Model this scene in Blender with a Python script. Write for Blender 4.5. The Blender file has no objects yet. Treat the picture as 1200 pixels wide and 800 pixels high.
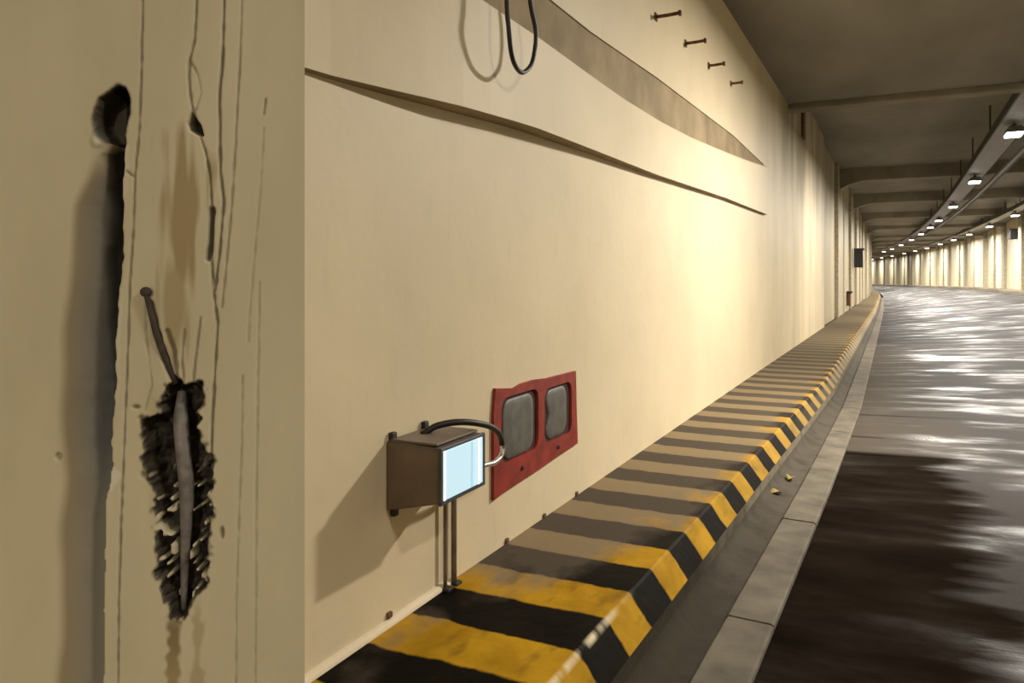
import bpy, bmesh, math, random
import numpy as np
from mathutils import Vector, Matrix
random.seed(7); rng = np.random.default_rng(7)
scene = bpy.context.scene
COL = scene.collection

# ------------------------------------------------------------------ camera, world, exposure
EYE = 1.58                      # camera height over the road (m)
cam_d = bpy.data.cameras.new('camera'); cam = bpy.data.objects.new('camera', cam_d); COL.objects.link(cam)
cam.location = (0, 0, EYE); cam.rotation_euler = (math.pi / 2, 0, 0)
cam_d.sensor_width = 36; cam_d.lens = 27; cam_d.shift_y = -0.0625; cam_d.clip_start = 0.02; cam_d.clip_end = 600
scene.camera = cam
world = bpy.data.worlds.new('tunnel_dark'); scene.world = world; world.use_nodes = True
world.node_tree.nodes['Background'].inputs[0].default_value = (0.9, 0.85, 0.75, 1)
world.node_tree.nodes['Background'].inputs[1].default_value = 0.012
vs = scene.view_settings
vs.view_transform = 'Standard'; vs.look = 'None'; vs.gamma = 1; vs.use_curve_mapping = False
vs.exposure = 0.0
LAMP_W = 665.0                  # watts of one tunnel lamp
LAMP_COL = (1.0, 0.935, 0.83)

# ------------------------------------------------------------------ tunnel frame: s along the wall, t to the right of the camera, z up
A_, B_ = 0.4472136, 0.8944272
def P(s, t, z): return (A_ * s + B_ * t, B_ * s - A_ * t, z)
U = Vector((A_, B_, 0)); N = Vector((B_, -A_, 0))
def lerp(xs, ys): return lambda s: float(np.interp(s, xs, ys))
def curve_c(s): return 0.000766 * max(0.0, s - 28) ** 2
def curve_w(s): return 0.000766 * max(0.0, s - 55) ** 2
def t_wall(s): return -1.70 + float(np.interp(s, [10, 21, 40, 60], [0, 0.02, 0.06, 0.09])) - curve_w(s)
t_curb0 = lerp([0, 2.7, 4.1, 5.6, 7.2, 10.6, 35, 55], [-1.0, -.985, -.955, -.925, -.885, -.80, -.82, -1.02])
def t_curb(s): return t_curb0(s) - curve_w(s) - (0.004 * max(0, s - 55) if s < 85 else 0.12)
t_sl0 = lerp([0, 3, 6.1, 10.2, 21.5, 40, 60], [-.77, -.717, -.64, -.58, -.62, -.70, -.93])
t_sr0 = lerp([0, 3, 6.1, 10.2, 21.5, 40, 60], [-.55, -.50, -.43, -.37, -.42, -.52, -.76])
def t_sl(s): return max(t_sl0(s) - curve_w(s), t_curb(s) + .15)
def t_sr(s): return max(t_sr0(s) - curve_w(s), t_curb(s) + .31)
def t_right(s): return 6.4 - curve_c(s)
def t_row1(s): return 2.06 - curve_c(s)
def t_row2(s): return 4.95 - curve_c(s)
bank = lerp([-30, 8, 40, 60], [.02, .03, .125, .145])
def z_road(s, t): return max(0.0, t + .37 + curve_w(s)) * bank(s)
Z_LEDGE = 0.28
Z_NEAR = 4.62                   # soffit over the near stretch
z_far = lerp([14, 38, 62, 170], [5.28, 5.22, 4.66, 4.6])
def z_ceil(s): return Z_NEAR if s < 14.6 else z_far(s)

# ------------------------------------------------------------------ material helpers
class NT:
    def __init__(self, name):
        self.m = bpy.data.materials.new(name); self.m.use_nodes = True
        self.t = self.m.node_tree; self.b = self.t.nodes['Principled BSDF']
    def n(self, typ, **kw):
        o = self.t.nodes.new(typ)
        for k, v in kw.items():
            if hasattr(o, k): setattr(o, k, v)
            else: o.inputs[k].default_value = v
        return o
    def l(self, a, b): self.t.links.new(a, b)
    def noise(self, vec, scale=5., detail=4., rough=.55):
        o = self.n('ShaderNodeTexNoise'); o.inputs['Scale'].default_value = scale
        o.inputs['Detail'].default_value = detail; o.inputs['Roughness'].default_value = rough
        if vec is not None: self.l(vec, o.inputs['Vector'])
        return o.outputs['Fac']
    def mapped(self, vec, sc=(1, 1, 1), loc=(0, 0, 0)):
        o = self.n('ShaderNodeMapping'); o.inputs['Scale'].default_value = sc; o.inputs['Location'].default_value = loc
        self.l(vec, o.inputs['Vector']); return o.outputs['Vector']
    def rng(self, v, a, b, c=0., d=1.):
        o = self.n('ShaderNodeMapRange'); o.inputs[1].default_value = a; o.inputs[2].default_value = b
        o.inputs[3].default_value = c; o.inputs[4].default_value = d; self.l(v, o.inputs[0]); return o.outputs[0]
    def mix(self, f, a, b):
        o = self.n('ShaderNodeMix', data_type='RGBA')
        for sock, v in ((o.inputs[0], f), (o.inputs[6], a), (o.inputs[7], b)):
            if isinstance(v, (tuple, list)): sock.default_value = (*v[:3], 1)
            elif isinstance(v, (int, float)): sock.default_value = v
            else: self.l(v, sock)
        return o.outputs[2]
    def math(self, op, a, b=None):
        o = self.n('ShaderNodeMath', operation=op)
        for i, v in enumerate((a, b)):
            if v is None: continue
            if isinstance(v, (int, float)): o.inputs[i].default_value = v
            else: self.l(v, o.inputs[i])
        return o.outputs[0]
    def bump(self, h, strength=.3, dist=.01):
        o = self.n('ShaderNodeBump'); o.inputs['Strength'].default_value = strength; o.inputs['Distance'].default_value = dist
        self.l(h, o.inputs['Height']); self.l(o.outputs[0], self.b.inputs['Normal'])
    def col(self, c):
        if isinstance(c, (tuple, list)): self.b.inputs['Base Color'].default_value = (*c[:3], 1)
        else: self.l(c, self.b.inputs['Base Color'])
    def rough(self, r):
        if isinstance(r, (int, float)): self.b.inputs['Roughness'].default_value = r
        else: self.l(r, self.b.inputs['Roughness'])

def lin(*c): return tuple(((x / 255) / 12.92 if x <= 10 else ((x / 255 + .055) / 1.055) ** 2.4) for x in c)
def simple(name, c, rough=.6, metal=0., var=.25, scale=9., emit=None, bumps=.15, spec=.5):
    k = NT(name); tc = k.n('ShaderNodeTexCoord').outputs['Object']
    n = k.noise(tc, scale)
    k.col(k.mix(k.rng(n, .3, .7), tuple(x * (1 - var) for x in c), tuple(min(1, x * (1 + var)) for x in c)))
    k.rough(rough); k.b.inputs['Metallic'].default_value = metal; k.b.inputs['Specular IOR Level'].default_value = spec
    if bumps: k.bump(k.noise(tc, scale * 6), bumps, .003)
    if emit:
        k.b.inputs['Emission Color'].default_value = (*emit[0], 1); k.b.inputs['Emission Strength'].default_value = emit[1]
    return k.m

M = {}
CREAM = (.69, .58, .39)
def wall_mat(name, base, grime=1.0):
    k = NT(name); uv = k.n('ShaderNodeTexCoord').outputs['UV']
    sx = k.n('ShaderNodeSeparateXYZ'); k.l(uv, sx.inputs[0])
    patch = k.noise(uv, 1.1, 3)
    c = k.mix(k.rng(patch, .35, .7), tuple(x * .95 for x in base), tuple(min(1, x * 1.05) for x in base))
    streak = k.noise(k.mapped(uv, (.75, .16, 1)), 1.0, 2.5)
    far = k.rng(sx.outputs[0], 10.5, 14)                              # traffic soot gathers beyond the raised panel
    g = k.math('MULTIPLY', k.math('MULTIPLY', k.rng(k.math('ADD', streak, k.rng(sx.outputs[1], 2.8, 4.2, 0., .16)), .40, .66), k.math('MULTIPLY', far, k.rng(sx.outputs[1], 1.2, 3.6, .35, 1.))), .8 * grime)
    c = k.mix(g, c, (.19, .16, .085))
    fine = k.noise(k.mapped(uv, (9, 2.2, 1)), 1.4, 4)
    c = k.mix(k.math('MULTIPLY', k.rng(fine, .58, .8), .14), c, (.30, .25, .15))
    k.col(c); k.rough(.55); k.b.inputs['Specular IOR Level'].default_value = .3
    k.bump(k.noise(uv, 6, 5), .25, .012)
    return k.m
M['wall'] = wall_mat('cream_painted_concrete', CREAM)
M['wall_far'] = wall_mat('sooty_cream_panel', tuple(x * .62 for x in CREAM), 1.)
M['wall_right'] = wall_mat('cream_panel', tuple(min(1, x * 1.0) for x in (.62, .56, .40)), .3)
M['pilaster'] = simple('grey_concrete_pilaster', (.36, .32, .23), .8)
M['channel'] = simple('dark_groove_and_underside', (.31, .235, .135), .85, scale=3)  # darker tone for the groove; paints shade onto the band's underside
M['bead'] = simple('cream_mortar_bead', (.66, .55, .37), .6, var=.06)

def ceil_mat():
    k = NT('sooty_concrete_soffit'); uv = k.n('ShaderNodeTexCoord').outputs['UV']
    n = k.noise(k.mapped(uv, (.35, .8, 1)), 1.0, 5)
    c = k.mix(k.rng(n, .3, .7), (.19, .178, .155), (.30, .28, .245))
    k.col(c); k.rough(.85); k.bump(k.noise(uv, 3, 6), .3, .02); return k.m
M['ceil'] = ceil_mat()
M['beam'] = simple('sooty_concrete_beam', (.24, .215, .17), .85, scale=1.5)

def ledge_mat():
    k = NT('striped_hazard_paint'); uv = k.n('ShaderNodeTexCoord').outputs['UV']
    sx = k.n('ShaderNodeSeparateXYZ'); k.l(uv, sx.inputs[0])
    S, V = sx.outputs[0], sx.outputs[1]                      # V: metres in from the kerb edge (negative on the face)
    wob = k.math('MULTIPLY', k.math('SUBTRACT', k.noise(uv, 7, 3), .5), .06)
    ph = k.math('FRACT', k.math('DIVIDE', k.math('ADD', k.math('ADD', S, wob), .03), .56))
    is_y = k.n('ShaderNodeMapRange', interpolation_type='SMOOTHSTEP'); k.l(ph, is_y.inputs[0])
    is_y.inputs[1].default_value = .485; is_y.inputs[2].default_value = .515
    edge0 = k.rng(ph, 0., .03); y = k.math('MULTIPLY', k.math('SUBTRACT', 1., is_y.outputs[0]), edge0)
    ncol = k.noise(uv, 5, 5)
    scuff = k.noise(k.mapped(uv, (1.4, 3.2, 1)), 2.0, 5)
    yel = k.mix(k.rng(ncol, .3, .72), (.30, .16, .007), (.54, .30, .016))
    yel = k.mix(k.math('MULTIPLY', k.rng(scuff, .56, .72), .75), yel, (.09, .05, .012))
    blk = k.mix(k.rng(ncol, .4, .75), (.0035, .0025, .0015), (.010, .007, .004))
    c = k.mix(y, blk, yel)
    # road dust: trodden over the top towards the wall and ever thicker along the ledge; the face stays clean
    dn = k.noise(k.mapped(uv, (2.2, 3.0, 1)), 1.3, 5)
    along = k.rng(S, 2.55, 4.3); inn = k.rng(V, 0.02, .55)
    amt = k.math('ADD', k.math('ADD', k.math('MULTIPLY', along, .85), k.math('MULTIPLY', inn, .50)), k.math('MULTIPLY', k.math('SUBTRACT', dn, .5), 1.7))
    amt = k.math('ADD', amt, k.math('MULTIPLY', k.math('MULTIPLY', inn, k.rng(S, 2.85, 3.3)), .40))
    amt = k.rng(amt, .52, 1.0)
    amt = k.math('MULTIPLY', amt, k.rng(V, -.01, .06))
    dy = k.mix(y, (.085, .068, .050), (.215, .168, .105))
    far = k.rng(S, 7., 14.)
    dy = k.mix(far, dy, k.mix(y, (.105, .086, .058), (.150, .122, .082)))
    c = k.mix(k.math('MULTIPLY', amt, .93), c, dy)
    # scuffed pale arris
    ar = k.math('MULTIPLY', k.rng(k.math('ABSOLUTE', V), .02, .004), k.rng(k.noise(k.mapped(uv, (3, .5, 1)), 2.2, 4), .42, .56))
    ar = k.math('MULTIPLY', ar, k.rng(S, 3.1, 2.6, .0, 1.))
    c = k.mix(ar, c, (.72, .62, .42))
    fc = k.math('MULTIPLY', k.rng(V, -.02, -.06), k.math('MULTIPLY', far, .6)); c = k.mix(fc, c, (.22, .18, .12))
    c = k.mix(k.math('MULTIPLY', k.math('MULTIPLY', k.rng(V, .01, -.03), k.rng(S, 3.5, 8.)), k.math('MULTIPLY', y, .65)), c, (.22, .155, .055))
    k.col(c)
    k.b.inputs['Specular IOR Level'].default_value = .03
    r = k.mix(amt, (.55, .55, .55), (.85, .85, .85)); k.l(r, k.b.inputs['Roughness'])
    k.bump(k.noise(uv, 16, 5), .35, .008); return k.m
M['ledge'] = ledge_mat()
def silted(name, near, far_, scale):
    k = NT(name); uv = k.n('ShaderNodeTexCoord').outputs['UV']; sx = k.n('ShaderNodeSeparateXYZ'); k.l(uv, sx.inputs[0])
    n = k.noise(uv, scale, 5); f = k.rng(k.math('ADD', sx.outputs[0], k.math('MULTIPLY', k.math('SUBTRACT', n, .5), 3.)), 3.6, 5.6)
    c = k.mix(f, near, far_); c = k.mix(k.rng(k.noise(uv, scale * 2.3, 5), .45, .75, 0, .6), c, tuple(x * .4 for x in near))
    k.col(c); k.rough(.85); k.b.inputs['Specular IOR Level'].default_value = .15; k.bump(k.noise(uv, 14, 5), .5, .01); return k.m
M['kerb_face'] = silted('bare_kerb_concrete', (.040, .032, .020), (.19, .16, .115), 2.5)
M['gutter'] = silted('silted_gutter_concrete', (.038, .029, .018), (.075, .062, .044), 2.)
M['kerb'] = simple('pale_kerb_concrete', (.125, .108, .080), .8, scale=4, var=.35, spec=.2)

def road_mat():
    k = NT('wet_asphalt'); uv = k.n('ShaderNodeTexCoord').outputs['UV']
    sx = k.n('ShaderNodeSeparateXYZ'); k.l(uv, sx.inputs[0]); S, T = sx.outputs[0], sx.outputs[1]
    streak = k.noise(k.mapped(uv, (2.2, .8, 1)), 1.0, 5)
    big = k.noise(k.mapped(uv, (.5, .35, 1)), 1.0, 4)
    # fresh matt patch beside the kerb: ragged edge towards the lane, straight saw-cut at its far end
    edge = k.math('ADD', T, k.math('MULTIPLY', k.math('SUBTRACT', k.noise(k.mapped(uv, (2.6, .3, 1)), 1.0, 5), .5), 1.3))
    pm = k.math('MULTIPLY', k.rng(edge, .52, .30), k.rng(S, 7.62, 7.56))
    c = k.mix(k.rng(big, .3, .7), (.019, .0155, .0135), (.040, .034, .031))
    c = k.mix(k.rng(S, 9, 24), c, k.mix(k.rng(streak, .35, .65), (.030, .028, .029), (.070, .064, .066)))
    c = k.mix(pm, c, k.mix(k.rng(streak, .35, .65), (.007, .0045, .003), (.017, .012, .008)))
    apron = k.math('MULTIPLY', k.rng(k.math('ADD', T, k.math('MULTIPLY', k.math('SUBTRACT', big, .5), 1.2)), .75, -.25), k.math('MULTIPLY', k.rng(S, 7.6, 7.7), k.rng(S, 24., 14.)))
    c = k.mix(k.math('MULTIPLY', apron, .85), c, (.075, .062, .046))
    # transverse saw cuts
    cut = None
    for s0, w in ((7.62, .03), (8.35, .06), (9.7, .07)):
        d = k.rng(k.math('ABSOLUTE', k.math('SUBTRACT', k.math('ADD', S, k.math('MULTIPLY', k.math('SUBTRACT', big, .5), .12)), s0)), w, w * .4)
        cut = d if cut is None else k.math('MAXIMUM', cut, d)
    cut = k.math('MULTIPLY', cut, k.rng(T, 1.2, .4))
    c = k.mix(k.math('MULTIPLY', cut, .8), c, (.014, .011, .009))
    k.col(c)
    wet = k.rng(k.math('ADD', k.math('MULTIPLY', streak, .65), k.math('MULTIPLY', big, .35)), .48, .64)
    r = k.math('ADD', k.math('MULTIPLY', k.math('SUBTRACT', 1., wet), .42), .20)
    r = k.math('ADD', r, k.math('MULTIPLY', pm, .30))
    k.rough(r); k.l(k.math('MULTIPLY', k.rng(k.math('POWER', wet, 2.5), 0, 1, .03, .42), k.math('SUBTRACT', 1., k.math('MULTIPLY', pm, .93))), k.b.inputs['Specular IOR Level'])
    k.bump(k.math('ADD', k.noise(uv, 45, 3), k.math('MULTIPLY', streak, 1.5)), .22, .01)
    return k.m
M['road'] = road_mat()
M['steel'] = simple('galvanised_tray_steel', (.30, .29, .27), .5, .6)
M['dark_steel'] = simple('dark_steel', (.035, .03, .026), .6, .3)
M['box'] = simple('brown_grey_enclosure_metal', (.17, .125, .095), .45, .1, scale=6)
M['box_dark'] = simple('dark_gasket', (.06, .06, .065), .5)
M['post'] = simple('weathered_post_metal', (.22, .17, .12), .5, .3)
M['cable'] = simple('black_cable_rubber', (.012, .008, .006), .5, bumps=0)
M['metal_end'] = simple('bare_cable_gland_metal', (.75, .72, .68), .25, .9, bumps=0)
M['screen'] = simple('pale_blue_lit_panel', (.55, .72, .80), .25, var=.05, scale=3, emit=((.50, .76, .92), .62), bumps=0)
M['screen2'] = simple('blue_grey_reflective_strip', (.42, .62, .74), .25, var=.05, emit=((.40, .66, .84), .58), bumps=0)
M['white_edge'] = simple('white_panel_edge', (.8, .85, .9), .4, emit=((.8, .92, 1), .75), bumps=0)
M['red'] = simple('chipped_red_paint', (.25, .024, .015), .5, scale=11, var=.35)
M['red_dark'] = simple('dark_red_paint', (.035, .008, .006), .7)
M['cover'] = simple('smoky_grey_cover', (.115, .113, .10), .45, scale=14, var=.25)
M['rust'] = simple('rusty_steel', (.14, .07, .03), .8, .2, scale=25, var=.4)
M['nail'] = simple('dark_rusted_iron', (.065, .045, .03), .8, .2, scale=60, var=.4)
M['rebar'] = simple('grey_corroded_bar', (.23, .20, .17), .6, .2, scale=40, var=.35)
M['black'] = simple('matt_black', (.008, .007, .006), .7)
M['lens'] = simple('lit_lamp_lens', (.9, .9, .9), .3, emit=((1, .97, .9), 9.), bumps=0)
M['leaf'] = simple('dry_leaf', (.32, .24, .05), .8)

# ------------------------------------------------------------------ mesh helpers
def link(name, me, mat, parent=None):
    o = bpy.data.objects.new(name, me); COL.objects.link(o)
    if mat is not None and not me.materials:
        for m in (mat if isinstance(mat, (list, tuple)) else [mat]): me.materials.append(m)
    if parent is not None: o.parent = parent
    return o
def from_bm(name, bm, mat, parent=None, smooth=False):
    bmesh.ops.recalc_face_normals(bm, faces=bm.faces)
    me = bpy.data.meshes.new(name); bm.to_mesh(me); bm.free()
    if smooth:
        for p in me.polygons: p.use_smooth = True
    return link(name, me, mat, parent)
def tag(o, label=None, cat=None, group=None, kind=None):
    for k, v in (('label', label), ('category', cat), ('group', group), ('kind', kind)):
        if v: o[k] = v
    return o
def empty(name, loc, label, cat, group=None, rot=None):
    o = bpy.data.objects.new(name, None); COL.objects.link(o); o.empty_display_size = .1
    o.location = loc
    if rot: o.rotation_euler = rot
    return tag(o, label, cat, group)
ROTZ = math.atan2(A_, B_)                     # tunnel yaw: local +Y runs along the tunnel, +X away from the left wall
def tun_empty(name, s, t, z, label, cat, group=None, yaw=0.):
    return empty(name, P(s, t, z), label, cat, group, (0, 0, -ROTZ + yaw))
def bm_box(bm, x0, x1, y0, y1, z0, z1, bev=0.):
    r = bmesh.ops.create_cube(bm, size=1)['verts']
    for v in r:
        v.co = Vector((x0 + (v.co.x + .5) * (x1 - x0), y0 + (v.co.y + .5) * (y1 - y0), z0 + (v.co.z + .5) * (z1 - z0)))
    if bev:
        es = list({e for v in r for e in v.link_edges})
        bmesh.ops.bevel(bm, geom=es, offset=bev, segments=2, affect='EDGES', profile=.5)
def box(name, dims, mat, parent=None, bev=0.):
    bm = bmesh.new(); bm_box(bm, *dims, bev); return from_bm(name, bm, mat, parent)
def tube(name, pts, r, mat, parent=None, seg=10, rs=None):
    pts = [Vector(p) for p in pts]; bm = bmesh.new(); rings = []
    ref = Vector((.31, .22, .92)).normalized()
    for i, p in enumerate(pts):
        d = (pts[min(i + 1, len(pts) - 1)] - pts[max(i - 1, 0)]).normalized()
        x = d.cross(ref)
        if x.length < .05: x = d.cross(Vector((1, 0, 0)))
        x.normalize(); y = d.cross(x); rr = rs[i] if rs else r
        rings.append([bm.verts.new(p + x * math.cos(a) * rr + y * math.sin(a) * rr) for a in (2 * math.pi * k / seg for k in range(seg))])
    for a, b in zip(rings, rings[1:]):
        for k in range(seg): bm.faces.new((a[k], a[(k + 1) % seg], b[(k + 1) % seg], b[k]))
    bm.faces.new(rings[0]); bm.faces.new(rings[-1])
    return from_bm(name, bm, mat, parent, True)
def spline(pts, n=8):
    P_ = [np.array(p, float) for p in pts]; P_ = [2 * P_[0] - P_[1]] + P_ + [2 * P_[-1] - P_[-2]]; out = []
    for i in range(1, len(P_) - 2):
        for j in range(n):
            u = j / n; a, b, c, d = P_[i - 1:i + 3]
            out.append(.5 * (2 * b + (c - a) * u + (2 * a - 5 * b + 4 * c - d) * u * u + (3 * b - a - 3 * c + d) * u ** 3))
    out.append(P_[-2]); return [tuple(p) for p in out]
def sweep(name, ss, prof, mat, parent=None, slots=None, uvf=None, smooth=False, flip=False):
    """sheet along the tunnel; prof(s) -> [(t, z), ...]; UV in metres (s, running width or uvf)"""
    rows = [prof(s) for s in ss]; n = len(rows[0])
    verts = [P(s, t, z) for s, r in zip(ss, rows) for t, z in r]
    faces = []; mi = []
    for i in range(len(ss) - 1):
        for j in range(n - 1):
            q = (i * n + j, i * n + j + 1, (i + 1) * n + j + 1, (i + 1) * n + j)
            faces.append(q[::-1] if flip else q); mi.append(slots(ss[i], j) if slots else 0)
    me = bpy.data.meshes.new(name); me.from_pydata(verts, [], faces)
    uvs = []
    for s, r in zip(ss, rows):
        acc = 0; row = []
        for j, (t, z) in enumerate(r):
            if j: acc += math.hypot(t - r[j - 1][0], z - r[j - 1][1])
            row.append((s, uvf(s, j, t, z) if uvf else acc))
        uvs += row
    ul = me.uv_layers.new(name='UVMap'); li = np.array([l.vertex_index for l in me.loops])
    ul.data.foreach_set('uv', np.array(uvs)[li].astype(np.float32).ravel())
    me.polygons.foreach_set('material_index', mi)
    if smooth: me.polygons.foreach_set('use_smooth', [True] * len(faces))
    return link(name, me, mat, parent)
def srange(a, b, step): return list(np.linspace(a, b, max(2, int(round((b - a) / step)) + 1)))
S0 = -28.0
SS = srange(S0, 0, 2.) + srange(.25, 16, .25) + srange(17, 60, 1.) + srange(62, 165, 2.)

# ------------------------------------------------------------------ the setting: road, kerb, ledge
def road_prof(s):
    a, b = t_sr(s), t_right(s) - .75
    return [(a + (b - a) * k / 12, z_road(s, a + (b - a) * k / 12)) for k in range(13)]
tag(sweep('floor', SS, road_prof, M['road'], uvf=lambda s, j, t, z: t), 'wet dark asphalt roadway with a matt black patch and glossy streaks', 'road', kind='structure')

def gut_prof(s):
    c = t_curb(s); a = t_sl(s)
    return [(c + .090, .10), (c + .105, .05), (c + .5 * (a - c) + .05, .012), (a, .004), (a + .01, -.02)]
tag(sweep('gutter', SS, gut_prof, M['gutter'], smooth=True), 'silty brown concrete gutter between striped ledge and pale kerb', 'gutter', kind='structure')

kerb = tag(bpy.data.objects.new('kerb', None), 'low pale concrete kerb along the edge of the asphalt', 'kerb', kind='structure'); COL.objects.link(kerb)
s = -6.0; i = 0
while s < 64:
    L_ = 1.6 if s < 30 else 3.2
    j = .005 if s < 20 else 0.
    dz = rng.normal(0, .003); ss = srange(s + j, s + L_ - j, .4 if s < 30 else 1.6)
    def kp(q, dz=dz): return [(t_sl(q), -.03), (t_sl(q) + .004, .022 + dz), (t_sl(q) + .014, .03 + dz), (t_sr(q) - .014, .026 + dz), (t_sr(q) - .003, .018 + dz), (t_sr(q) + .004, -.03)]
    o = sweep('kerb_stone', ss, kp, M['kerb'], kerb)
    bm = bmesh.new(); bm.from_mesh(o.data)
    for lo in (0, len(ss) - 1):
        bm.verts.ensure_lookup_table(); bm.faces.new([bm.verts[lo * 6 + q] for q in range(6)])
    bmesh.ops.recalc_face_normals(bm, faces=bm.faces); bm.to_mesh(o.data); bm.free()
    s += L_

def ledge_prof(s):
    w, c = t_wall(s) - .02, t_curb(s)
    return [(w, Z_LEDGE + .004)] + [(w + (c - .012 - w) * k / 6, Z_LEDGE) for k in range(1, 7)] + [(c, Z_LEDGE - .008), (c + .088, .155), (c + .096, .04)]
def ledge_uv(s, j, t, z): return t_curb(s) - t if j < 8 else -(Z_LEDGE - z) * 1.2
tag(sweep('walkway_ledge', [q for q in SS if q > -12 and q < 100], ledge_prof, [M['ledge'], M['kerb_face']], slots=lambda s, j: 1 if j > 7 else 0, uvf=ledge_uv),
    'raised walkway ledge painted in worn black and yellow stripes along the wall', 'ledge', kind='structure')

# ------------------------------------------------------------------ left wall
S_END = 21.6
p_band = lerp([0, 1.9, 2.7, 3.5, 4.6, 6, 11.6], [.012, .02, .10, .10, .07, .052, .045])
z_low = lerp([0, 1.9, 2.34, 3.4, 4.45, 5.7, 8.5, 11.6], [.65, .659, .68, .739, .765, .785, .86, .90])
z_c0 = lerp([0, 5, 6, 7, 8, 9.2, 10.4, 11.5], [1.22, 1.22, 1.24, 1.28, 1.34, 1.42, 1.51, 1.60]); z_c1 = lerp([0, 4.5, 6, 9.2, 11.5], [1.52, 1.53, 1.59, 1.66, 1.62])
def wl_prof(s, on):
    w = t_wall(s); E = EYE; p = p_band(s) if on else 0.; d = .010 if on else 0.
    zl, a, b = E + z_low(s), E + z_c0(s), E + z_c1(s)
    top = z_ceil(s) + .03
    return [(w, Z_LEDGE - .03), (w, .9), (w, 1.5), (w, zl), (w + p, zl + .004), (w + p, a - .02), (w + p * .5, a), (w - d, a + .004), (w - d, b - .004), (w, b), (w, top)]
ssw = srange(S0, 0, 2) + srange(.25, 11.5, .25)
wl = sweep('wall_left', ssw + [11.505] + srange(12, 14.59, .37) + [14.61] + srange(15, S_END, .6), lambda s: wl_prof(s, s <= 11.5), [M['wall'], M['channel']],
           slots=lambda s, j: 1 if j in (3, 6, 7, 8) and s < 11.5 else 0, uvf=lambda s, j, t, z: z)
tag(wl, 'long cream painted tunnel wall with a shallow raised band', 'wall', kind='structure')
# mortar bead at the foot of the wall
sb = srange(.3, 2.80, .25)
tag(sweep('trim_1', sb, lambda s: [(t_wall(s) - .005, Z_LEDGE + .026), (t_wall(s) + .010, Z_LEDGE + .024), (t_wall(s) + .022, Z_LEDGE + .010), (t_wall(s) + .026, Z_LEDGE - .01)], M['bead'], smooth=True),
    'cream mortar bead along the foot of the wall', 'trim', kind='structure')
# anchor bolts at the foot of the wall
for px, py in ((675, 578), (637, 604), (593, 633), (455, 720)):
    Y = 1006.2 * 1.7 / (1050 - px); zz = EYE + (325 - py) * Y / 900; s_ = (Y - .76) / B_
    o = box('bolt', (-.005, .012, -.014, .014, -.011, .011), M['rust'], None, .004); o.parent = wl
    o.location = P(s_, t_wall(s_), zz); o.rotation_euler = (0, 0, -ROTZ)

# far stretch of the left wall: flat panels between narrow ribs
wf = tag(bpy.data.objects.new('wall_left_far', None), 'far stretch of the left wall made of sooty cream panels', 'wall', kind='structure'); COL.objects.link(wf)
s = S_END; k = 0
while s < 150:
    L_ = (5.2, 3.4, 4.2)[k % 3] * (1 if s < 60 else 2)
    off = (-.10, -.03, -.08)[k % 3]; ss = srange(s + .0, s + L_, 1.2)
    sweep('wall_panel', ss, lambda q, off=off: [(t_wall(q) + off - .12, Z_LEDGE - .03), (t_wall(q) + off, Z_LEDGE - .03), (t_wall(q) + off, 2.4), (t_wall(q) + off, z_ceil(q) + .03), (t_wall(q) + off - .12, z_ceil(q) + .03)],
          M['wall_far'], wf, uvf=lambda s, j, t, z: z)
    if s > S_END:
        o = box('wall_rib', (-.10, .05 if k % 2 else .02, -.11, .11, 0, z_ceil(s) - Z_LEDGE), M['pilaster'], wf, .01)
        o.location = P(s, t_wall(s) - .03, Z_LEDGE); o.rotation_euler = (0, 0, -ROTZ)
    s += L_; k += 1
o = box('wall_rib', (-.14, .015, -.06, .06, 0, z_ceil(S_END) - Z_LEDGE), M['pilaster'], wf, .01)
o.location = P(S_END + .08, t_wall(S_END) - .02, Z_LEDGE); o.rotation_euler = (0, 0, -ROTZ)

# ------------------------------------------------------------------ right wall and its ledge
wr = tag(sweep('wall_right', SS, lambda s: [(t_right(s), z_road(s, t_right(s)) - .1), (t_right(s), 2.2), (t_right(s), z_ceil(s) + .03)], M['wall_right'], uvf=lambda s, j, t, z: z, flip=True),
         'cream wall on the far side of the road with grey pilasters', 'wall', kind='structure')
def rl_prof(s):
    r = t_right(s); z = z_road(s, r - .78)
    return [(r - .78, z - .05), (r - .76, z + .12), (r - .74, z + .14), (r + .01, z + .16)]
tag(sweep('kerb_right', SS, rl_prof, M['kerb_face']), 'low dark kerb along the foot of the far right wall', 'kerb', kind='structure')
for k in range(30):
    s = 20 + k * 4.2 + (.5, -.4, .9)[k % 3]; r = t_right(s); z0 = z_road(s, r)
    o = box('pilaster', (-.14, .02, -.45, .45, 0, z_ceil(s) - z0), M['pilaster'], wr, .02)
    o.location = P(s, r, z0); o.rotation_euler = (0, 0, -ROTZ + .00153 * max(0, s - 28))

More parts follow.
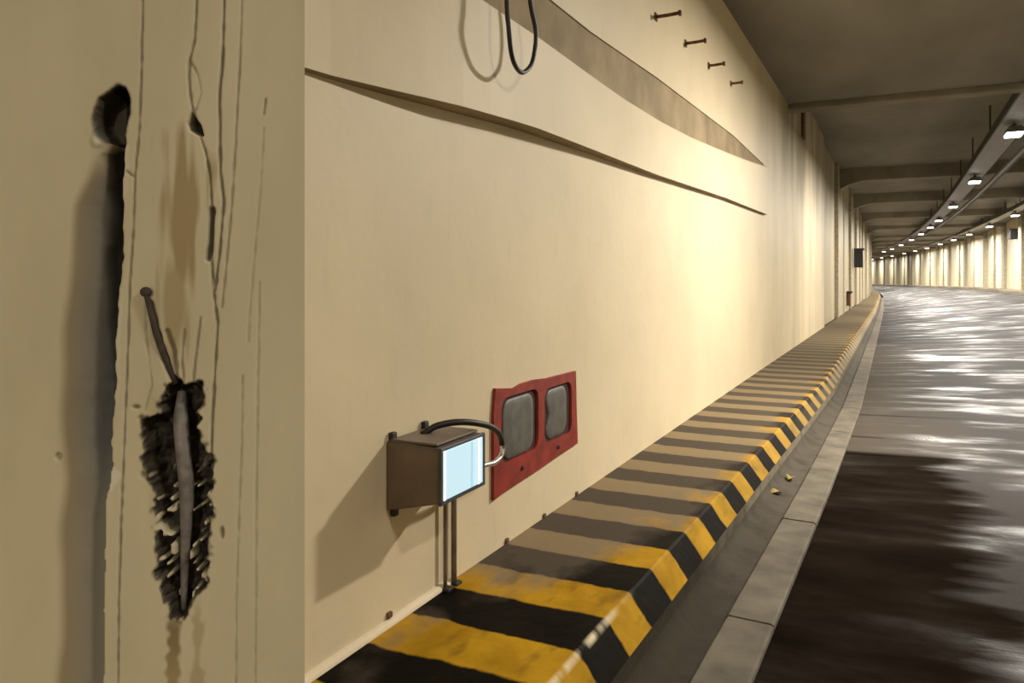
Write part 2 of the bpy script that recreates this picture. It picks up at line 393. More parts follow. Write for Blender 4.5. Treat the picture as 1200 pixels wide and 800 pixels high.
# ------------------------------------------------------------------ ceiling: low near soffit, higher far soffit with cross beams
def cn(s): return [(t_wall(s) - .05, Z_NEAR - .0), (-1.25, Z_NEAR + .005), (-.92, Z_NEAR), (t_right(s) * .5, Z_NEAR), (t_right(s) + .05, Z_NEAR)]
ceil = sweep('ceiling', [q for q in SS if q < 14.6] + [14.6], cn, M['ceil'], flip=True, uvf=lambda s, j, t, z: t)
bm = bmesh.new(); bm.from_mesh(ceil.data); uvl = bm.loops.layers.uv.active
vs_ = [bm.verts.new(P(14.6, t, z)) for t, z in ((t_wall(14.6) - .05, Z_NEAR), (6.45, Z_NEAR), (6.45, 5.4), (t_wall(14.6) - .05, 5.4))]
bm.faces.new(vs_); bm.to_mesh(ceil.data); bm.free()
tag(ceil, 'sooty brown-grey concrete soffit over the road', 'ceiling', kind='structure')
tag(sweep('ceiling_far', [14.55] + [q for q in SS if q > 14.6], lambda s: [(t_wall(s) - .2, z_ceil(max(s, 14.61))), (t_right(s) * .5, z_ceil(max(s, 14.61))), (t_right(s) + .1, z_ceil(max(s, 14.61)))], M['ceil'], flip=True, uvf=lambda s, j, t, z: t),
    'higher sooty soffit with cross beams over the far road', 'ceiling', kind='structure')
cf = bpy.data.objects['ceiling_far']
for k in range(11):
    s = 28.2 + k * 8.6
    if s > 115: break
    a, b = t_wall(s) - .02, t_right(s) + .02; zc = z_ceil(s); dr = .42 * max(.35, (zc - 4.45) / .8)
    bm = bmesh.new()
    prof = [(a, zc + .02), (a, zc - dr - .25), (a + .25, zc - dr - .12), (a + .7, zc - dr), (b - .3, zc - dr), (b, zc - dr), (b, zc + .02)]
    f = [[bm.verts.new(P(s + d, t, z)) for t, z in prof] for d in (0, .55)]
    bm.faces.new(f[0]); bm.faces.new(f[1])
    for q in range(len(prof)): bm.faces.new((f[0][q], f[0][(q + 1) % len(prof)], f[1][(q + 1) % len(prof)], f[1][q]))
    from_bm('beam', bm, M['beam'], cf)
# lip of the near soffit
o = from_bm('beam', (lambda bm: (bm_box(bm, t_wall(14) - .02, 6.42, -.35, .0, -.10, .02, .03), bm)[1])(bmesh.new()), M['beam'], ceil)
o.location = P(14.6, 0, Z_NEAR); o.rotation_euler = (0, 0, -ROTZ)

# ------------------------------------------------------------------ the pier close by, with its cracks, holes and gouge
PY = 1.30; PX = PY / 900                       # face plane and metres per photograph pixel there
def pier():
    xs = np.concatenate([[-380, -260, -150, -60], np.arange(-20, 357, 1.5), [357.0]])
    zt = 325 + (EYE - np.array([5.2])) / PX
    ys = np.concatenate([[325 - (4.66 - EYE) / PX, -1200, -500, -120], np.arange(-30, 832, 1.5), [900, 1000, 325 + (EYE - .25) / PX]])
    X, Y = np.meshgrid(xs, ys)
    h = np.zeros_like(X); dark = np.zeros_like(X); rust = np.zeros_like(X); step_shade = np.zeros_like(X); bare = np.zeros_like(X)  # rust also holds the brown edge of the painted step shadow
    def sm(a, b, v): u = np.clip((v - a) / (b - a), 0, 1); return u * u * (3 - 2 * u)
    def vnoise(sx, sy, seed):
        r = np.random.default_rng(seed); g = r.random((400, 400)); u = (X + 800) / sx; v = (Y + 4000) / sy
        i = np.floor(u).astype(int) % 399; j = np.floor(v).astype(int) % 399; fu = u - np.floor(u); fv = v - np.floor(v)
        fu = fu * fu * (3 - 2 * fu); fv = fv * fv * (3 - 2 * fv)
        return (g[j, i] * (1 - fu) + g[j, i + 1] * fu) * (1 - fv) + (g[j + 1, i] * (1 - fu) + g[j + 1, i + 1] * fu) * fv
    def pl(pts): pts = np.array(pts, float); return pts
    def dist(pts):
        d = np.full(X.shape, 1e9)
        for a, b in zip(pts[:-1], pts[1:]):
            ab = b - a; u = np.clip(((X - a[0]) * ab[0] + (Y - a[1]) * ab[1]) / (ab @ ab + 1e-9), 0, 1)
            d = np.minimum(d, np.hypot(X - a[0] - u * ab[0], Y - a[1] - u * ab[1]))
        return d
    def inside(pts):
        c = np.zeros(X.shape, bool); q = np.roll(pts, -1, 0)
        for (x0, y0), (x1, y1) in zip(pts, q):
            if y0 == y1: continue
            k = ((y0 > Y) != (y1 > Y)) & (X < (x1 - x0) * (Y - y0) / (y1 - y0) + x0); c ^= k
        return c
    def sdf(pts): d = dist(np.vstack([pts, pts[:1]])); return np.where(inside(pts), -d, d)
    n1, n2, n3 = vnoise(9, 9, 1), vnoise(4, 5, 2), vnoise(30, 60, 3)
    jag = (n1 - .5) * 5 + (n2 - .5) * 3
    # stepped edge: everything left of it sinks back behind the proud strip on the right
    ey = [0, 95, 112, 165, 200, 260, 300, 340, 400, 440, 520, 545, 600, 700, 800, 860]
    ex = [160, 152, 150, 146, 143, 142, 143, 138, 134, 135, 130, 131, 123, 122, 121, 120]
    ly = [0, 165, 200, 240, 320, 400, 480, 560, 700, 860]; lx = [112, 112, 102, 88, 82, 74, 70, 76, 72, 69]
    E_ = np.interp(Y, ey, ex) + (n1 - .5) * 3; Lx = np.interp(Y, ly, lx) + (n3 - .5) * 10
    D = np.interp(Y, [158, 175, 300, 480, 560, 700, 860, 1100], [0, .040, .046, .040, .022, .018, .017, 0])
    u = np.clip((X - Lx) / np.maximum(E_ - Lx, 1), 0, 1)
    ins = (X < E_) & (Y > 158) & (Y < 1100)
    h -= np.where(ins, D * sm(0, 1, u), 0)
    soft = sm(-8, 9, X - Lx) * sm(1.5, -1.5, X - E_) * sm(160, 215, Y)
    step_shade = np.maximum(step_shade, soft * np.clip(.30 + 1.0 * u, 0, 1) * np.interp(Y, [0, 520, 600, 800], [1, 1, .8, .72])); rust = np.maximum(rust, soft * np.clip(.80 - 1.0 * np.abs(u - .12), 0, 1))  # shadow of the step painted in; its brown outer edge goes into rust
    # slot along the upper part of that edge, its shadow painted dark
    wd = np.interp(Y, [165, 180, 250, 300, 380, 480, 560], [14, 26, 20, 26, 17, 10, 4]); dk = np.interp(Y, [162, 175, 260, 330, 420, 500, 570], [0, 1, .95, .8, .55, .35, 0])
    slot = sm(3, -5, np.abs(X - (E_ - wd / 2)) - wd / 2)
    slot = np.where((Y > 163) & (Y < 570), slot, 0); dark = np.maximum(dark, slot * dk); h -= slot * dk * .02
    # round hole above it
    hole = pl([(112, 128), (118, 116), (130, 108), (137, 101), (145, 104), (151, 116), (150, 132), (145, 150), (143, 164), (134, 167), (122, 164), (113, 152), (110, 140)])
    sd = sdf(hole) + jag * .4; m = sm(2.5, -3, sd); h = np.where(m > .01, h * (1 - m) - .055 * m, h); dark = np.maximum(dark, sm(6, 1, sd) * np.where(X < 129, .90, 1.))
    chip = sm(3, -2, np.hypot((X - 115) / .8, (Y - 162) / 1.3) - 7); h += chip * .004; bare = np.maximum(bare, chip)
    # pale broken arris along the proud strip
    ar = sm(9, 2, X - E_) * (X > E_) * (Y > 170) * (Y < 600); bare = np.maximum(bare, ar * sm(.3, .6, n3) * .9)
    tri = pl([(128, 542), (142, 556), (130, 575), (124, 566)]); m = sm(3, -1, sdf(tri)); bare = np.maximum(bare, m)
    # cracks
    def crack(pts, w, depth, dkv, k=.7):
        nonlocal h, dark
        d = dist(pl(pts)) + (n1 - .5) * 1.6; m = sm(w + .9, w * .35, d); h = h - m * depth * .55; dark = np.maximum(dark, m * dkv)
    crack([(167, 0), (165, 90), (163, 150), (158, 205), (156, 270), (152, 330), (150, 400), (146, 500), (142, 600), (139, 700), (138, 830)], 1.3, .004, .55)
    crack([(148, 200), (156, 207)], 1., .004, .6)
    crack([(231, -20), (228, 45), (222, 70), (221, 92), (224, 120), (229, 140)], 1.5, .006, .5)
    crack([(222, 70), (232, 88), (236, 108), (230, 128)], 1.0, .004, .4)
    crack([(233, 155), (241, 178), (246, 205), (249, 250), (248, 300), (250, 340), (255, 378), (252, 430), (248, 500), (247, 560)], 1.6, .008, .6)
    crack([(248, 245), (247, 268), (246, 288), (244, 303)], 4.2, .014, .85)
    crack([(263, -20), (261, 60), (257, 110), (258, 200), (262, 236), (258, 285), (252, 340)], 1.7, .008, .65)
    crack([(284, -20), (281, 70), (276, 160), (272, 232), (266, 300), (260, 360)], 1.2, .004, .42)
    crack([(311, 116), (309, 134)], 1.4, .004, .6)
    crack([(309, 150), (305, 220), (298, 300), (293, 360), (291, 400)], .9, .0025, .25)
    crack([(284, 440), (283, 520), (280, 600), (277, 700), (276, 830)], .9, .003, .3)
    crack([(304, 330), (302, 450), (300, 600), (299, 830)], .9, .003, .26)
    crack([(235, 372), (229, 420), (226, 450)], 1.3, .004, .5); crack([(216, 385), (213, 425), (216, 455)], 1.2, .004, .45)
    crack([(170, 345), (172, 400), (178, 450), (170, 480)], .9, .003, .3)
    for c in ((68, 535, 4, 5), (260, 624, 3, 8), (160, 477, 5, 3), (166, 490, 5, 4), (168, 556, 4, 5)):
        m = sm(1.2, .4, np.hypot((X - c[0]) / c[2], (Y - c[1]) / c[3]) + (n2 - .5) * .4)
        (h.__isub__(m * .004)); dark = np.maximum(dark, m * .35); rust = np.maximum(rust, m * .8 * (c[0] > 100))
    # small pointed hole
    m = sm(1.5, -2.5, sdf(pl([(224, 131), (229, 139), (235, 147), (238, 159), (230, 157), (222, 152), (220, 145)]))); h -= m * .03; dark = np.maximum(dark, m)
    # ragged gouge with the corroded bar in it
    g = pl([(199, 452), (212, 448), (234, 452), (236, 462), (231, 484), (227, 508), (234, 517), (241, 528), (247, 535), (247, 556), (243, 575), (245, 600), (240, 620), (244, 648), (241, 682), (232, 692), (224, 700), (216, 722), (208, 727), (200, 722), (193, 698), (187, 676), (185, 640), (183, 604), (184, 575), (176, 560), (171, 535), (166, 508), (168, 494), (186, 488), (193, 474)])
    sd = sdf(g) + (n1 - .5) * 9 + (n2 - .5) * 5; m = sm(2, -4, sd)
    fleck = sm(.68, .80, vnoise(5, 7, 9)) * sm(530, 580, Y) * sm(2, -2, 7 - np.abs(X - 212)) * .9
    mm = m * (1 - fleck)
    h -= mm * (.035 + .02 * n1); dark = np.maximum(dark, sm(6.5, 1.5, sd) * (1 - fleck) * (.90 + .10 * n2)); bare = np.maximum(bare, m * fleck * .25)
    crack([(176, 356), (184, 392), (195, 425), (204, 450)], 5.0, .012, .45)
    crack([(196, 388), (204, 412), (207, 450)], 3.2, .010, .5)
    # rust runs
    r1 = sm(.85, .25, np.hypot((X - 214) / 36, (Y - 245) / 105) + (vnoise(6, 110, 5) - .5) * 1.1 + (vnoise(13, 40, 15) - .5) * .5); rust = np.maximum(rust, r1 * .85)
    r2 = sm(1., .4, np.hypot((X - 203) / 24, (Y - 355) / 70) + (vnoise(6, 90, 6) - .5) * .8); rust = np.maximum(rust, r2 * .65)
    r3 = sm(10, 4, np.abs(X - (205 - (Y - 725) * .04)) + (n1 - .5) * 6) * sm(700, 740, Y); rust = np.maximum(rust, r3 * .9); dark = np.maximum(dark, r3 * .35 * sm(800, 740, Y))
    r4 = sm(9, 3, np.abs(X - 231) + (n1 - .5) * 8) * sm(690, 730, Y); rust = np.maximum(rust, r4 * .55)
    r5 = sm(14, 0, np.abs(X - 180) + (n3 - .5) * 10) * sm(440, 480, Y) * sm(640, 560, Y); rust = np.maximum(rust, r5 * .35)
    # slight undulation of the face
    h += (vnoise(70, 140, 4) - .5) * .0016
    edge = sm(357, 345, X); h *= edge
    WX = (X - 600) * PX; WZ = EYE + (325 - Y) * PX; WY = PY - h
    ny, nx = X.shape; verts = np.stack([WX, WY, WZ], -1).reshape(-1, 3)
    idx = np.arange(nx * ny).reshape(ny, nx)
    f = np.stack([idx[1:, :-1], idx[1:, 1:], idx[:-1, 1:], idx[:-1, :-1]], -1).reshape(-1, 4)
    nv = len(verts); xl, xr = (-380 - 600) * PX, (357 - 600) * PX; zt_, zb = WZ[0, 0], WZ[-1, 0]
    yb = 1.72; xrb = xr - .18
    extra = np.array([[xl, PY, zb], [xr, PY, zb], [xr, PY, zt_], [xl, PY, zt_], [xl + .1, yb, zb], [xrb, yb, zb], [xrb, yb, zt_], [xl + .1, yb, zt_]])
    ef = [[nv + 1, nv + 5, nv + 6, nv + 2], [nv + 5, nv + 4, nv + 7, nv + 6], [nv + 4, nv, nv + 3, nv + 7]]
    me = bpy.data.meshes.new('wall_near'); me.from_pydata(np.vstack([verts, extra]).tolist(), [], f.tolist() + ef)
    for nm, a in (('dirt_shade', dark), ('rust', rust), ('step_shade', step_shade), ('bare', bare)):
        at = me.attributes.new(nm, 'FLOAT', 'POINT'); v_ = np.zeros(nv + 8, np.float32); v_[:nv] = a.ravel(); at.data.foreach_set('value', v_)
    me.polygons.foreach_set('use_smooth', [True] * len(f) + [False] * 3)
    k = NT('cracked_khaki_paint'); tc = k.n('ShaderNodeTexCoord').outputs['Object']
    at_ = {q: k.n('ShaderNodeAttribute', attribute_name=q).outputs['Fac'] for q in ('dirt_shade', 'rust', 'step_shade', 'bare')}
    base = k.mix(k.rng(k.noise(k.mapped(tc, (3, 3, 1.2)), 2.5, 4), .3, .7), (.60, .515, .325), (.68, .59, .385))
    c = k.mix(k.math('MULTIPLY', at_['bare'], .8), base, (.74, .68, .52))
    c = k.mix(k.math('MULTIPLY', at_['rust'], .85), c, (.31, .20, .065))  # rust runs, plus the brown edge of the painted step shadow
    c = k.mix(k.math('MULTIPLY', at_['step_shade'], .92), c, (.082, .090, .098))  # blue-grey of the step's painted shadow
    c = k.mix(at_['dirt_shade'], c, (.016, .011, .008))  # dirt in cracks and gouge, plus painted shade in slot and holes
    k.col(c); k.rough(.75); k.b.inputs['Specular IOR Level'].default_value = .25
    k.bump(k.noise(tc, 90, 4), .12, .002)
    return link('wall_near', me, k.m)
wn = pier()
tag(wn, 'khaki painted pier with long cracks, a dark slot and a ragged gouge', 'wall', kind='structure')
def pp(px, py, d=0.): return ((px - 600) * PX, PY - d, EYE + (325 - py) * PX)
o = tube('corroded_bar', spline([pp(203, 462, -.035), pp(206, 490, -.022), pp(210, 530, -.016), pp(214, 575, -.016), pp(213, 620, -.018), pp(210, 670, -.022), pp(207, 722, -.030)], 6), .01, M['rebar'], wn, 10,
         [float(np.interp(q, [0, .2, .5, .75, 1], [.0075, .0135, .0125, .008, .005])) for q in np.linspace(0, 1, 37)])
o['label'] = 'grey corroded bar exposed in the gouge'
bm = bmesh.new()
o = tube('nail', spline([pp(173, 344, .006), pp(180, 372, .004), pp(186, 398, .0), pp(203, 450, -.012)], 4), .005, M['nail'], wn, 8, [float(q) for q in np.linspace(.0042, .0068, 13)])
o['label'] = 'rusty bent nail above the gouge'
hd = bmesh.new(); bmesh.ops.create_uvsphere(hd, u_segments=12, v_segments=8, radius=.0105); bmesh.ops.scale(hd, vec=(1, .5, .85), verts=hd.verts)
h_ = from_bm('nail_head', hd, M['nail'], o, True); h_.location = pp(173, 342, .006)

# ------------------------------------------------------------------ lamps on cable trays
def lamp_proto():
    root = bpy.data.objects.new('tunnel_lamp', None); COL.objects.link(root)
    bm = bmesh.new()          # tapered housing, local Y along the tunnel, hangs below z = 0
    lo, hi = [], []
    for x, y in ((-1, -1), (1, -1), (1, 1), (-1, 1)):
        lo.append(bm.verts.new((x * .17, y * .30, -.13))); hi.append(bm.verts.new((x * .11, y * .24, 0)))
    bm.faces.new(lo[::-1]); bm.faces.new(hi)
    for q in range(4): bm.faces.new((lo[q], lo[(q + 1) % 4], hi[(q + 1) % 4], hi[q]))
    bmesh.ops.bevel(bm, geom=list(bm.edges), offset=.012, segments=2, affect='EDGES')
    from_bm('housing', bm, M['steel'], root)
    bm = bmesh.new(); bm_box(bm, -.14, .14, -.26, .26, -.165, -.125, .015); from_bm('lens', bm, M['lens'], root)
    box('bracket', (-.03, .03, -.05, .05, -.01, .06), M['dark_steel'], root)
    return root
LP = lamp_proto()
def copy_tree(o, parent=None):
    c = o.copy(); COL.objects.link(c); c.parent = parent
    for ch in o.children:
        if ch.type != 'LIGHT': copy_tree(ch, c)
    return c
def lamp_light(parent, power):
    ld = bpy.data.lights.new('lamp_light', 'AREA'); ld.shape = 'RECTANGLE'; ld.size = .26; ld.size_y = .50
    ld.energy = power; ld.color = LAMP_COL
    lo = bpy.data.objects.new('lamp_light', ld); COL.objects.link(lo); lo.parent = parent; lo.location = (0, 0, -.175)
Z_LAMP = EYE + 2.93
first = True
def place_lamp(s, tf, z, label, cat, group, power):
    global first
    o = LP if first else copy_tree(LP)
    first = False
    o.location = P(s, tf(s), z); o.rotation_euler = (0, 0, -ROTZ + .00153 * max(0, s - 28))
    tag(o, label, cat, group); lamp_light(o, power)
row1 = [-15.8, -7.4, 1.0, 8.0, 17.8, 26.2, 35.0, 43.2, 49.0, 56.2, 64.6, 74.6, 84, 93]
for s in row1:
    pw = {1.0: .13, -7.4: .80, -15.8: .80, 8.0: 1.12}.get(s, .9)
    place_lamp(s, t_row1, Z_LAMP, 'small bright tunnel lamp under the wide steel tray in the middle of the soffit', 'lamp', 'lamps under the middle tray', LAMP_W * pw)
for s in [32, 41.2, 49.5, 58, 66, 74, 83, 92, 101, 112, 122, 132, 142, 152]:
    place_lamp(s, t_row2, Z_LAMP, 'small bright tunnel lamp under the tray next to the pilastered wall', 'lamp', 'lamps under the tray by the right wall', LAMP_W * .6)

def tray(tf, w, s_a, s_b, label, second):
    root = bpy.data.objects.new('cable_tray', None); COL.objects.link(root); tag(root, label, 'cable tray')
    ss = [q for q in srange(s_a, s_b, 1.0)]; z = Z_LAMP + .06
    def strip(name, a, b, z0, z1, mat):
        me = sweep(name, ss, lambda q: [(tf(q) + a, z1), (tf(q) + a, z0), (tf(q) + b, z0), (tf(q) + b, z1), (tf(q) + a, z1)], mat, root)
    strip('tray_floor', -w, w, z, z + .02, M['steel'])
    strip('side_rail', -w - .03, -w, z + .0, z + .16, M['dark_steel'])
    strip('side_rail', w, w + .03, z + .0, z + .16, M['dark_steel'])
    if second: strip('conduit', w + .34, w + .44, z + .0, z + .08, M['steel'])
    if second: strip('conduit', w + .46, w + .50, z + .0, z + .12, M['dark_steel'])
    q = s_a + 1.5
    while q < min(s_b, 70):
        o = box('hanger', (-.012, .012, -.012, .012, 0, z_ceil(q) - z + .03), M['dark_steel'], root); o.location = P(q, tf(q) - w - .015, z)
        o = box('hanger', (-.012, .012, -.012, .012, 0, z_ceil(q) - z + .03), M['dark_steel'], root); o.location = P(q, tf(q) + w + .015, z)
        q += 4.2
tray(t_row1, .24, -20, 100, 'wide galvanised cable tray with dark rails and conduit above the road', True)
tray(t_row2, .20, 20, 155, 'narrow cable tray with dark rails next to the pilastered wall', False)

# ------------------------------------------------------------------ box with the pale blue front panel
EB = tun_empty('equipment_box', 2.35, -1.70, EYE - .87, 'brown-grey metal box with a pale blue front panel fixed on the cream wall', 'electrical box')
# local: x out of the wall, y along the tunnel, z up (0 = lower back edge)
bm = bmesh.new()
back = [(0, 0, 0), (0, .34, .0), (0, .34, .268), (0, 0, .262)]
front = [(.235, .0, .055), (.235, .325, .055), (.235, .325, .252), (.235, .0, .252)]
vb = [bm.verts.new(v) for v in back]; vf = [bm.verts.new(v) for v in front]
bm.faces.new(vb[::-1]); bm.faces.new(vf)
for q in range(4): bm.faces.new((vb[q], vb[(q + 1) % 4], vf[(q + 1) % 4], vf[q]))
bmesh.ops.bevel(bm, geom=list(bm.edges), offset=.006, segments=2, affect='EDGES')
from_bm('body', bm, M['box'], EB)
bz = box('bezel', (.228, .243, -.004, .329, .048, .256), M['box_dark'], EB, .004)
sc = box('front_panel', (.236, .2465, .012, .300, .066, .244), M['screen'], EB, .002); sc['label'] = 'pale blue lit front panel'
box('panel_strip', (.24, .2475, .205, .222, .068, .240), M['screen2'], sc)
box('panel_edge', (.24, .248, .010, .022, .066, .244), M['white_edge'], sc)
box('panel_edge', (.24, .248, .262, .276, .066, .244), M['white_edge'], sc)
for y, z in ((.03, .262), (.25, .266), (.04, -.022)):
    bm = bmesh.new(); bm_box(bm, 0, .02, y - .016, y + .016, z - .006, z + .028 if z > 0 else z + .03, .005); from_bm('lug', bm, M['dark_steel'], EB)
box('lid', (.012, .215, .012, .318, .258, .2675), M['box'], EB, .003)
zfoot = Z_LEDGE - (EYE - .87)
for y, r in ((.385, .0085), (.455, .0125)):
    tube('conduit', spline([(.10, y - .09, .12), (.035, y - .02, .10), (.022, y, .06), (.022, y, -.1), (.022, y, zfoot + .01)], 5), r, M['post'], EB, 10)
    box('foot', (.0, .05, y - .022, y + .022, zfoot - .002, zfoot + .014), M['dark_steel'], EB, .003)
cb = tube('cable', spline([(.06, .15, .262), (.10, .20, .292), (.16, .28, .298), (.20, .40, .270), (.19, .52, .225), (.17, .60, .175), (.17, .615, .145)], 7), .013, M['cable'], EB, 10)
cg = tube('cable_end', spline([(.17, .613, .155), (.17, .622, .125), (.17, .60, .095), (.17, .54, .082), (.18, .44, .095), (.19, .31, .11)], 6), .0115, M['metal_end'], EB, 10); cg['label'] = 'bare metal hooked end of the black cable'

# ------------------------------------------------------------------ red plate with two grey covers
RP = tun_empty('red_wall_plate', 3.18, -1.70, EYE - 1.045, 'chipped red plate with two rounded grey covers set in the cream wall', 'wall plate')
bm = bmesh.new()
def rrect(y0, y1, z0, z1, r, n=5, sk=0.):
    out = []
    for cy, cz, a0 in ((y1 - r, z1 - r, 0), (y0 + r, z1 - r, 90), (y0 + r, z0 + r, 180), (y1 - r, z0 + r, 270)):
        for q in range(n + 1):
            a = math.radians(a0 + 90 * q / n); out.append((cy + r * math.cos(a), cz + r * math.sin(a)))
    return out
W_, H_ = 1.03, .525
def zs(y): return y / W_                       # lower edge rises and the top falls a little along the plate
h1 = rrect(.075, .50, .150, .465, .06); h2 = rrect(.58, .965, .150, .445, .06)
outer = [(-.0, .0), (.09, .012), (.20, .018), (.55, .035), (.80, .052), (W_ + .03, .065), (W_ + .01, .30), (W_, .495), (.62, .500), (.45, .512), (.30, .510), (.22, .498), (.02, .522), (0, .40)]
def frame_mesh():
    # triangulated plate with two openings
    bm = bmesh.new(); loops = []
    for lp in (outer, h1, h2):
        vv = [bm.verts.new((.016, y, z)) for y, z in lp]; es = [bm.edges.new((vv[q], vv[(q + 1) % len(vv)])) for q in range(len(vv))]; loops.append((vv, es))
    bmesh.ops.triangle_fill(bm, use_beauty=True, use_dissolve=False, edges=[e for _, es in loops for e in es])
    ctr = []
    for f in list(bm.faces):
        c = f.calc_center_median()
        for hp in (h1, h2):
            ins = False; n = len(hp)
            for q in range(n):
                (y0, z0), (y1, z1) = hp[q], hp[(q + 1) % n]
                if (z0 > c.z) != (z1 > c.z) and c.y < (y1 - y0) * (c.z - z0) / (z1 - z0) + y0: ins = not ins
            if ins: bm.faces.remove(f); break
    for vv, es in loops:
        lo = [bm.verts.new((-.02, v.co.y, v.co.z)) for v in vv]
        for q in range(len(vv)): bm.faces.new((vv[q], vv[(q + 1) % len(vv)], lo[(q + 1) % len(vv)], lo[q]))
    return bm
from_bm('frame', frame_mesh(), M['red'], RP)
for hp in (h1, h2):
    bm = bmesh.new(); bm.faces.new([bm.verts.new((-.002, y, z)) for y, z in hp]); 
    r = bmesh.ops.extrude_face_region(bm, geom=list(bm.faces)); bmesh.ops.translate(bm, vec=(.004, 0, 0), verts=[v for v in r['geom'] if isinstance(v, bmesh.types.BMVert)])
    from_bm('recess_back', bm, M['red_dark'], RP)
def cover(y0, y1, z0, z1, notch):
    pts = rrect(y0, y1, z0, z1, .075, 7)
    if notch:       # waist bitten out of the near side
        pts = [(y + (.035 * math.exp(-((z - (z0 + z1) / 2 - .01) / .05) ** 2) if y < (y0 + y1) / 2 else 0), z) for y, z in pts]
        ny = []
        for q, (a, b) in enumerate(zip(pts, pts[1:] + pts[:1])):
            ny.append(a)
            if a[0] < (y0 + y1) / 2 and b[0] < (y0 + y1) / 2 and abs(a[1] - b[1]) > .05:
                for u in np.linspace(0, 1, 9)[1:-1]:
                    z = a[1] + (b[1] - a[1]) * u; ny.append((y0 + .04 * math.exp(-((z - (z0 + z1) / 2) / .05) ** 2), z))
        pts = ny
    bm = bmesh.new(); cy, cz = (y0 + y1) / 2, (z0 + z1) / 2
    rings = [[bm.verts.new((x, cy + (y - cy) * k, cz + (z - cz) * k)) for y, z in pts] for x, k in ((.0, 1.), (.006, 1.), (.010, .95), (.0125, .8), (.0135, .45))]
    n = len(pts)
    for a, b in zip(rings, rings[1:]):
        for q in range(n): bm.faces.new((a[q], a[(q + 1) % n], b[(q + 1) % n], b[q]))
    bm.faces.new(rings[-1])
    return from_bm('cover', bm, M['cover'], RP, True)
cover(.105, .455, .155, .450, False); cover(.61, .905, .160, .432, True)
for y, z in ((.30, .085), (.76, .10)):
    bm = bmesh.new(); bmesh.ops.create_cone(bm, cap_ends=True, segments=10, radius1=.013, radius2=.009, depth=.014, matrix=Matrix.Translation((.018, y, z)) @ Matrix.Rotation(math.pi / 2, 4, 'Y'))
    from_bm('screw', bm, M['red_dark'], RP)

# ------------------------------------------------------------------ hanging cable loop in front of the wall
pts = [(2.94, -1.49, 3.0), (2.93, -1.487, 2.2), (2.925, -1.486, 1.55), (2.919, -1.484, 1.185), (2.918, -1.475, 1.064), (2.958, -1.482, .966), (3.02, -1.49, .923), (3.10, -1.497, .918), (3.18, -1.497, .965), (3.222, -1.497, 1.03), (3.236, -1.495, 1.14), (3.195, -1.505, 1.28), (3.13, -1.505, 1.60), (3.10, -1.50, 2.2), (3.10, -1.50, 3.0)]
o = tube('hanging_cable', spline([P(a, b, c + EYE) for a, b, c in pts], 8), .0105, M['cable'], None, 10)
tag(o, 'thick black cable hanging from the soffit in a long loop before the wall', 'cable')

# ------------------------------------------------------------------ steel pegs high on the wall
for px, py, wpx in ((768, 20, 30), (803, 51, 24), (830, 77, 19), (856, 98, 14)):
    Y = 1006.2 * 1.7 / (1050 - px); z = EYE + (325 - py) * Y / 900; s_ = (Y - .76) / B_
    e = tun_empty('wall_peg', s_, t_wall(s_), z, 'short rusty steel peg sticking out high on the cream wall', 'peg', 'pegs in a row high on the wall')
    L_ = wpx * Y / 900 * 1.02
    tube('shank', [(-.01, 0, 0), (L_ * .5, 0, .0), (L_, 0, .004)], .014, M['rust'], e, 8)
    bm = bmesh.new(); bm_box(bm, -.005, .012, -.03, .03, -.03, .03, .004); from_bm('flange', bm, M['rust'], e)
    bm = bmesh.new(); bm_box(bm, L_ - .02, L_, -.018, .018, -.018, .022, .004); from_bm('tip', bm, M['rust'], e)

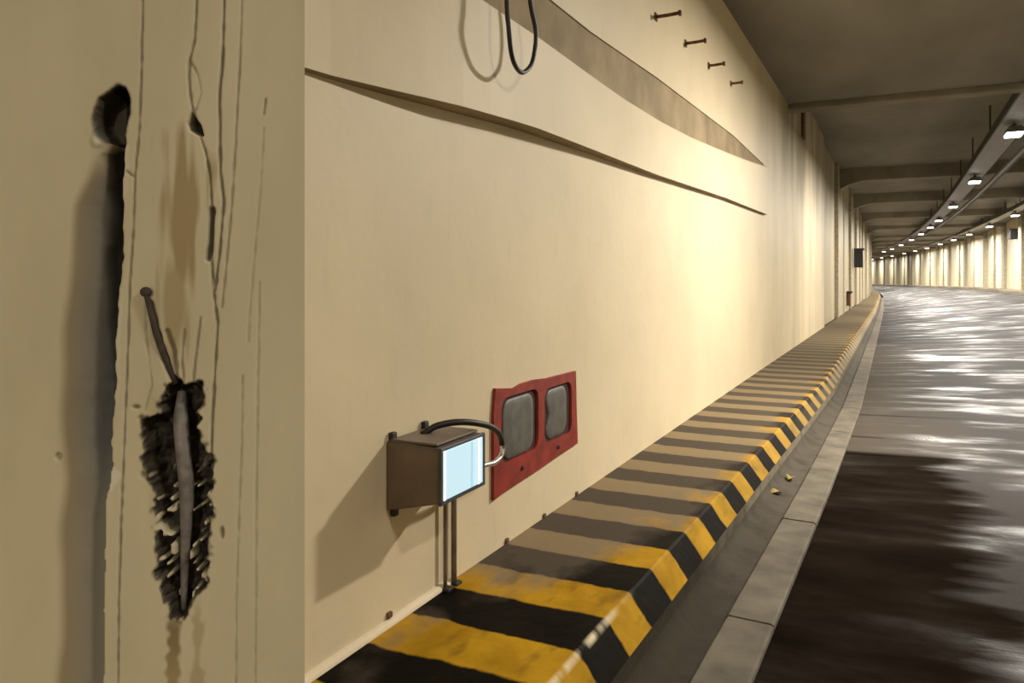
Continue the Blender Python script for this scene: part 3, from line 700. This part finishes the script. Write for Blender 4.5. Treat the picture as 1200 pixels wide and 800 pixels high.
# ------------------------------------------------------------------ small things along the walls
e = tun_empty('corner_bracket', 16.4, t_wall(16.4), 4.62, 'rusty brown bracket under the soffit where the ceiling steps up', 'bracket')
box('back_plate', (-.01, .05, -.18, .18, -.25, .62), M['rust'], e, .01); box('arm', (.0, .30, -.06, .06, .50, .62), M['rust'], e, .01)
def wall_box(name, s, tw, z, dims, label, cat, mat, side=1):
    e = tun_empty(name, s, tw, z, label, cat)
    w, l, h = dims
    a, b = (0, w) if side > 0 else (-w, 0)
    box('body', (a - .01, b, -l / 2, l / 2, 0, h), mat, e, .02)
    box('hood', (a - .01 if side > 0 else a - .06, b + .06 if side > 0 else b, -l / 2 - .05, l / 2 + .05, h - .02, h + .06), M['dark_steel'], e, .01)
    return e
wall_box('wall_speaker', 38.0, t_wall(38) - .04, EYE + .45, (.36, .5, .8), 'black hooded box jutting from the far left wall', 'speaker', M['black'])
wall_box('meter_box', 33.0, t_wall(33) - .06, EYE - 1.1, (.12, .6, .5), 'small brown box low on the sooty far wall', 'box', M['rust'])
for s, z, d, lab in ((43.5, EYE + 1.0, (.35, .6, .45), 'small black hooded box fixed on the pilastered wall'), (50.0, EYE + 2.1, (.35, .8, .5), 'dark hooded box high up on the pilastered wall')):
    wall_box('wall_box', s, t_right(s) - .10, z, d, lab, 'box', M['black'], -1)

# dry leaf litter in the gutter
for px, py, lab in ((926, 556, 'yellowish dry leaf lying in the gutter beside the kerb'), (909, 573, 'small curled dry leaf in the gutter under the striped ledge')):
    Y = 900 * (EYE - .06) / (py - 325); X = (px - 600) * Y / 900
    bm = bmesh.new(); L_ = .12
    mid = [bm.verts.new((u * L_ - L_ / 2, 0, .012 * math.sin(u * 3.1))) for u in np.linspace(0, 1, 7)]
    for sd in (-1, 1):
        e_ = [bm.verts.new((u * L_ - L_ / 2, sd * .03 * math.sin(u * math.pi) + sd * .001, .012 * math.sin(u * 3.1) + .016 * math.sin(u * math.pi))) for u in np.linspace(0, 1, 7)]
        for q in range(6): bm.faces.new((mid[q], mid[q + 1], e_[q + 1], e_[q]))
    o = from_bm('dry_leaf', bm, M['leaf'], None, True); o.modifiers.new('thick', 'SOLIDIFY').thickness = .002
    o.location = (X, Y, .029); o.rotation_euler = (.1, .1, random.random() * 3); tag(o, lab, 'leaf')
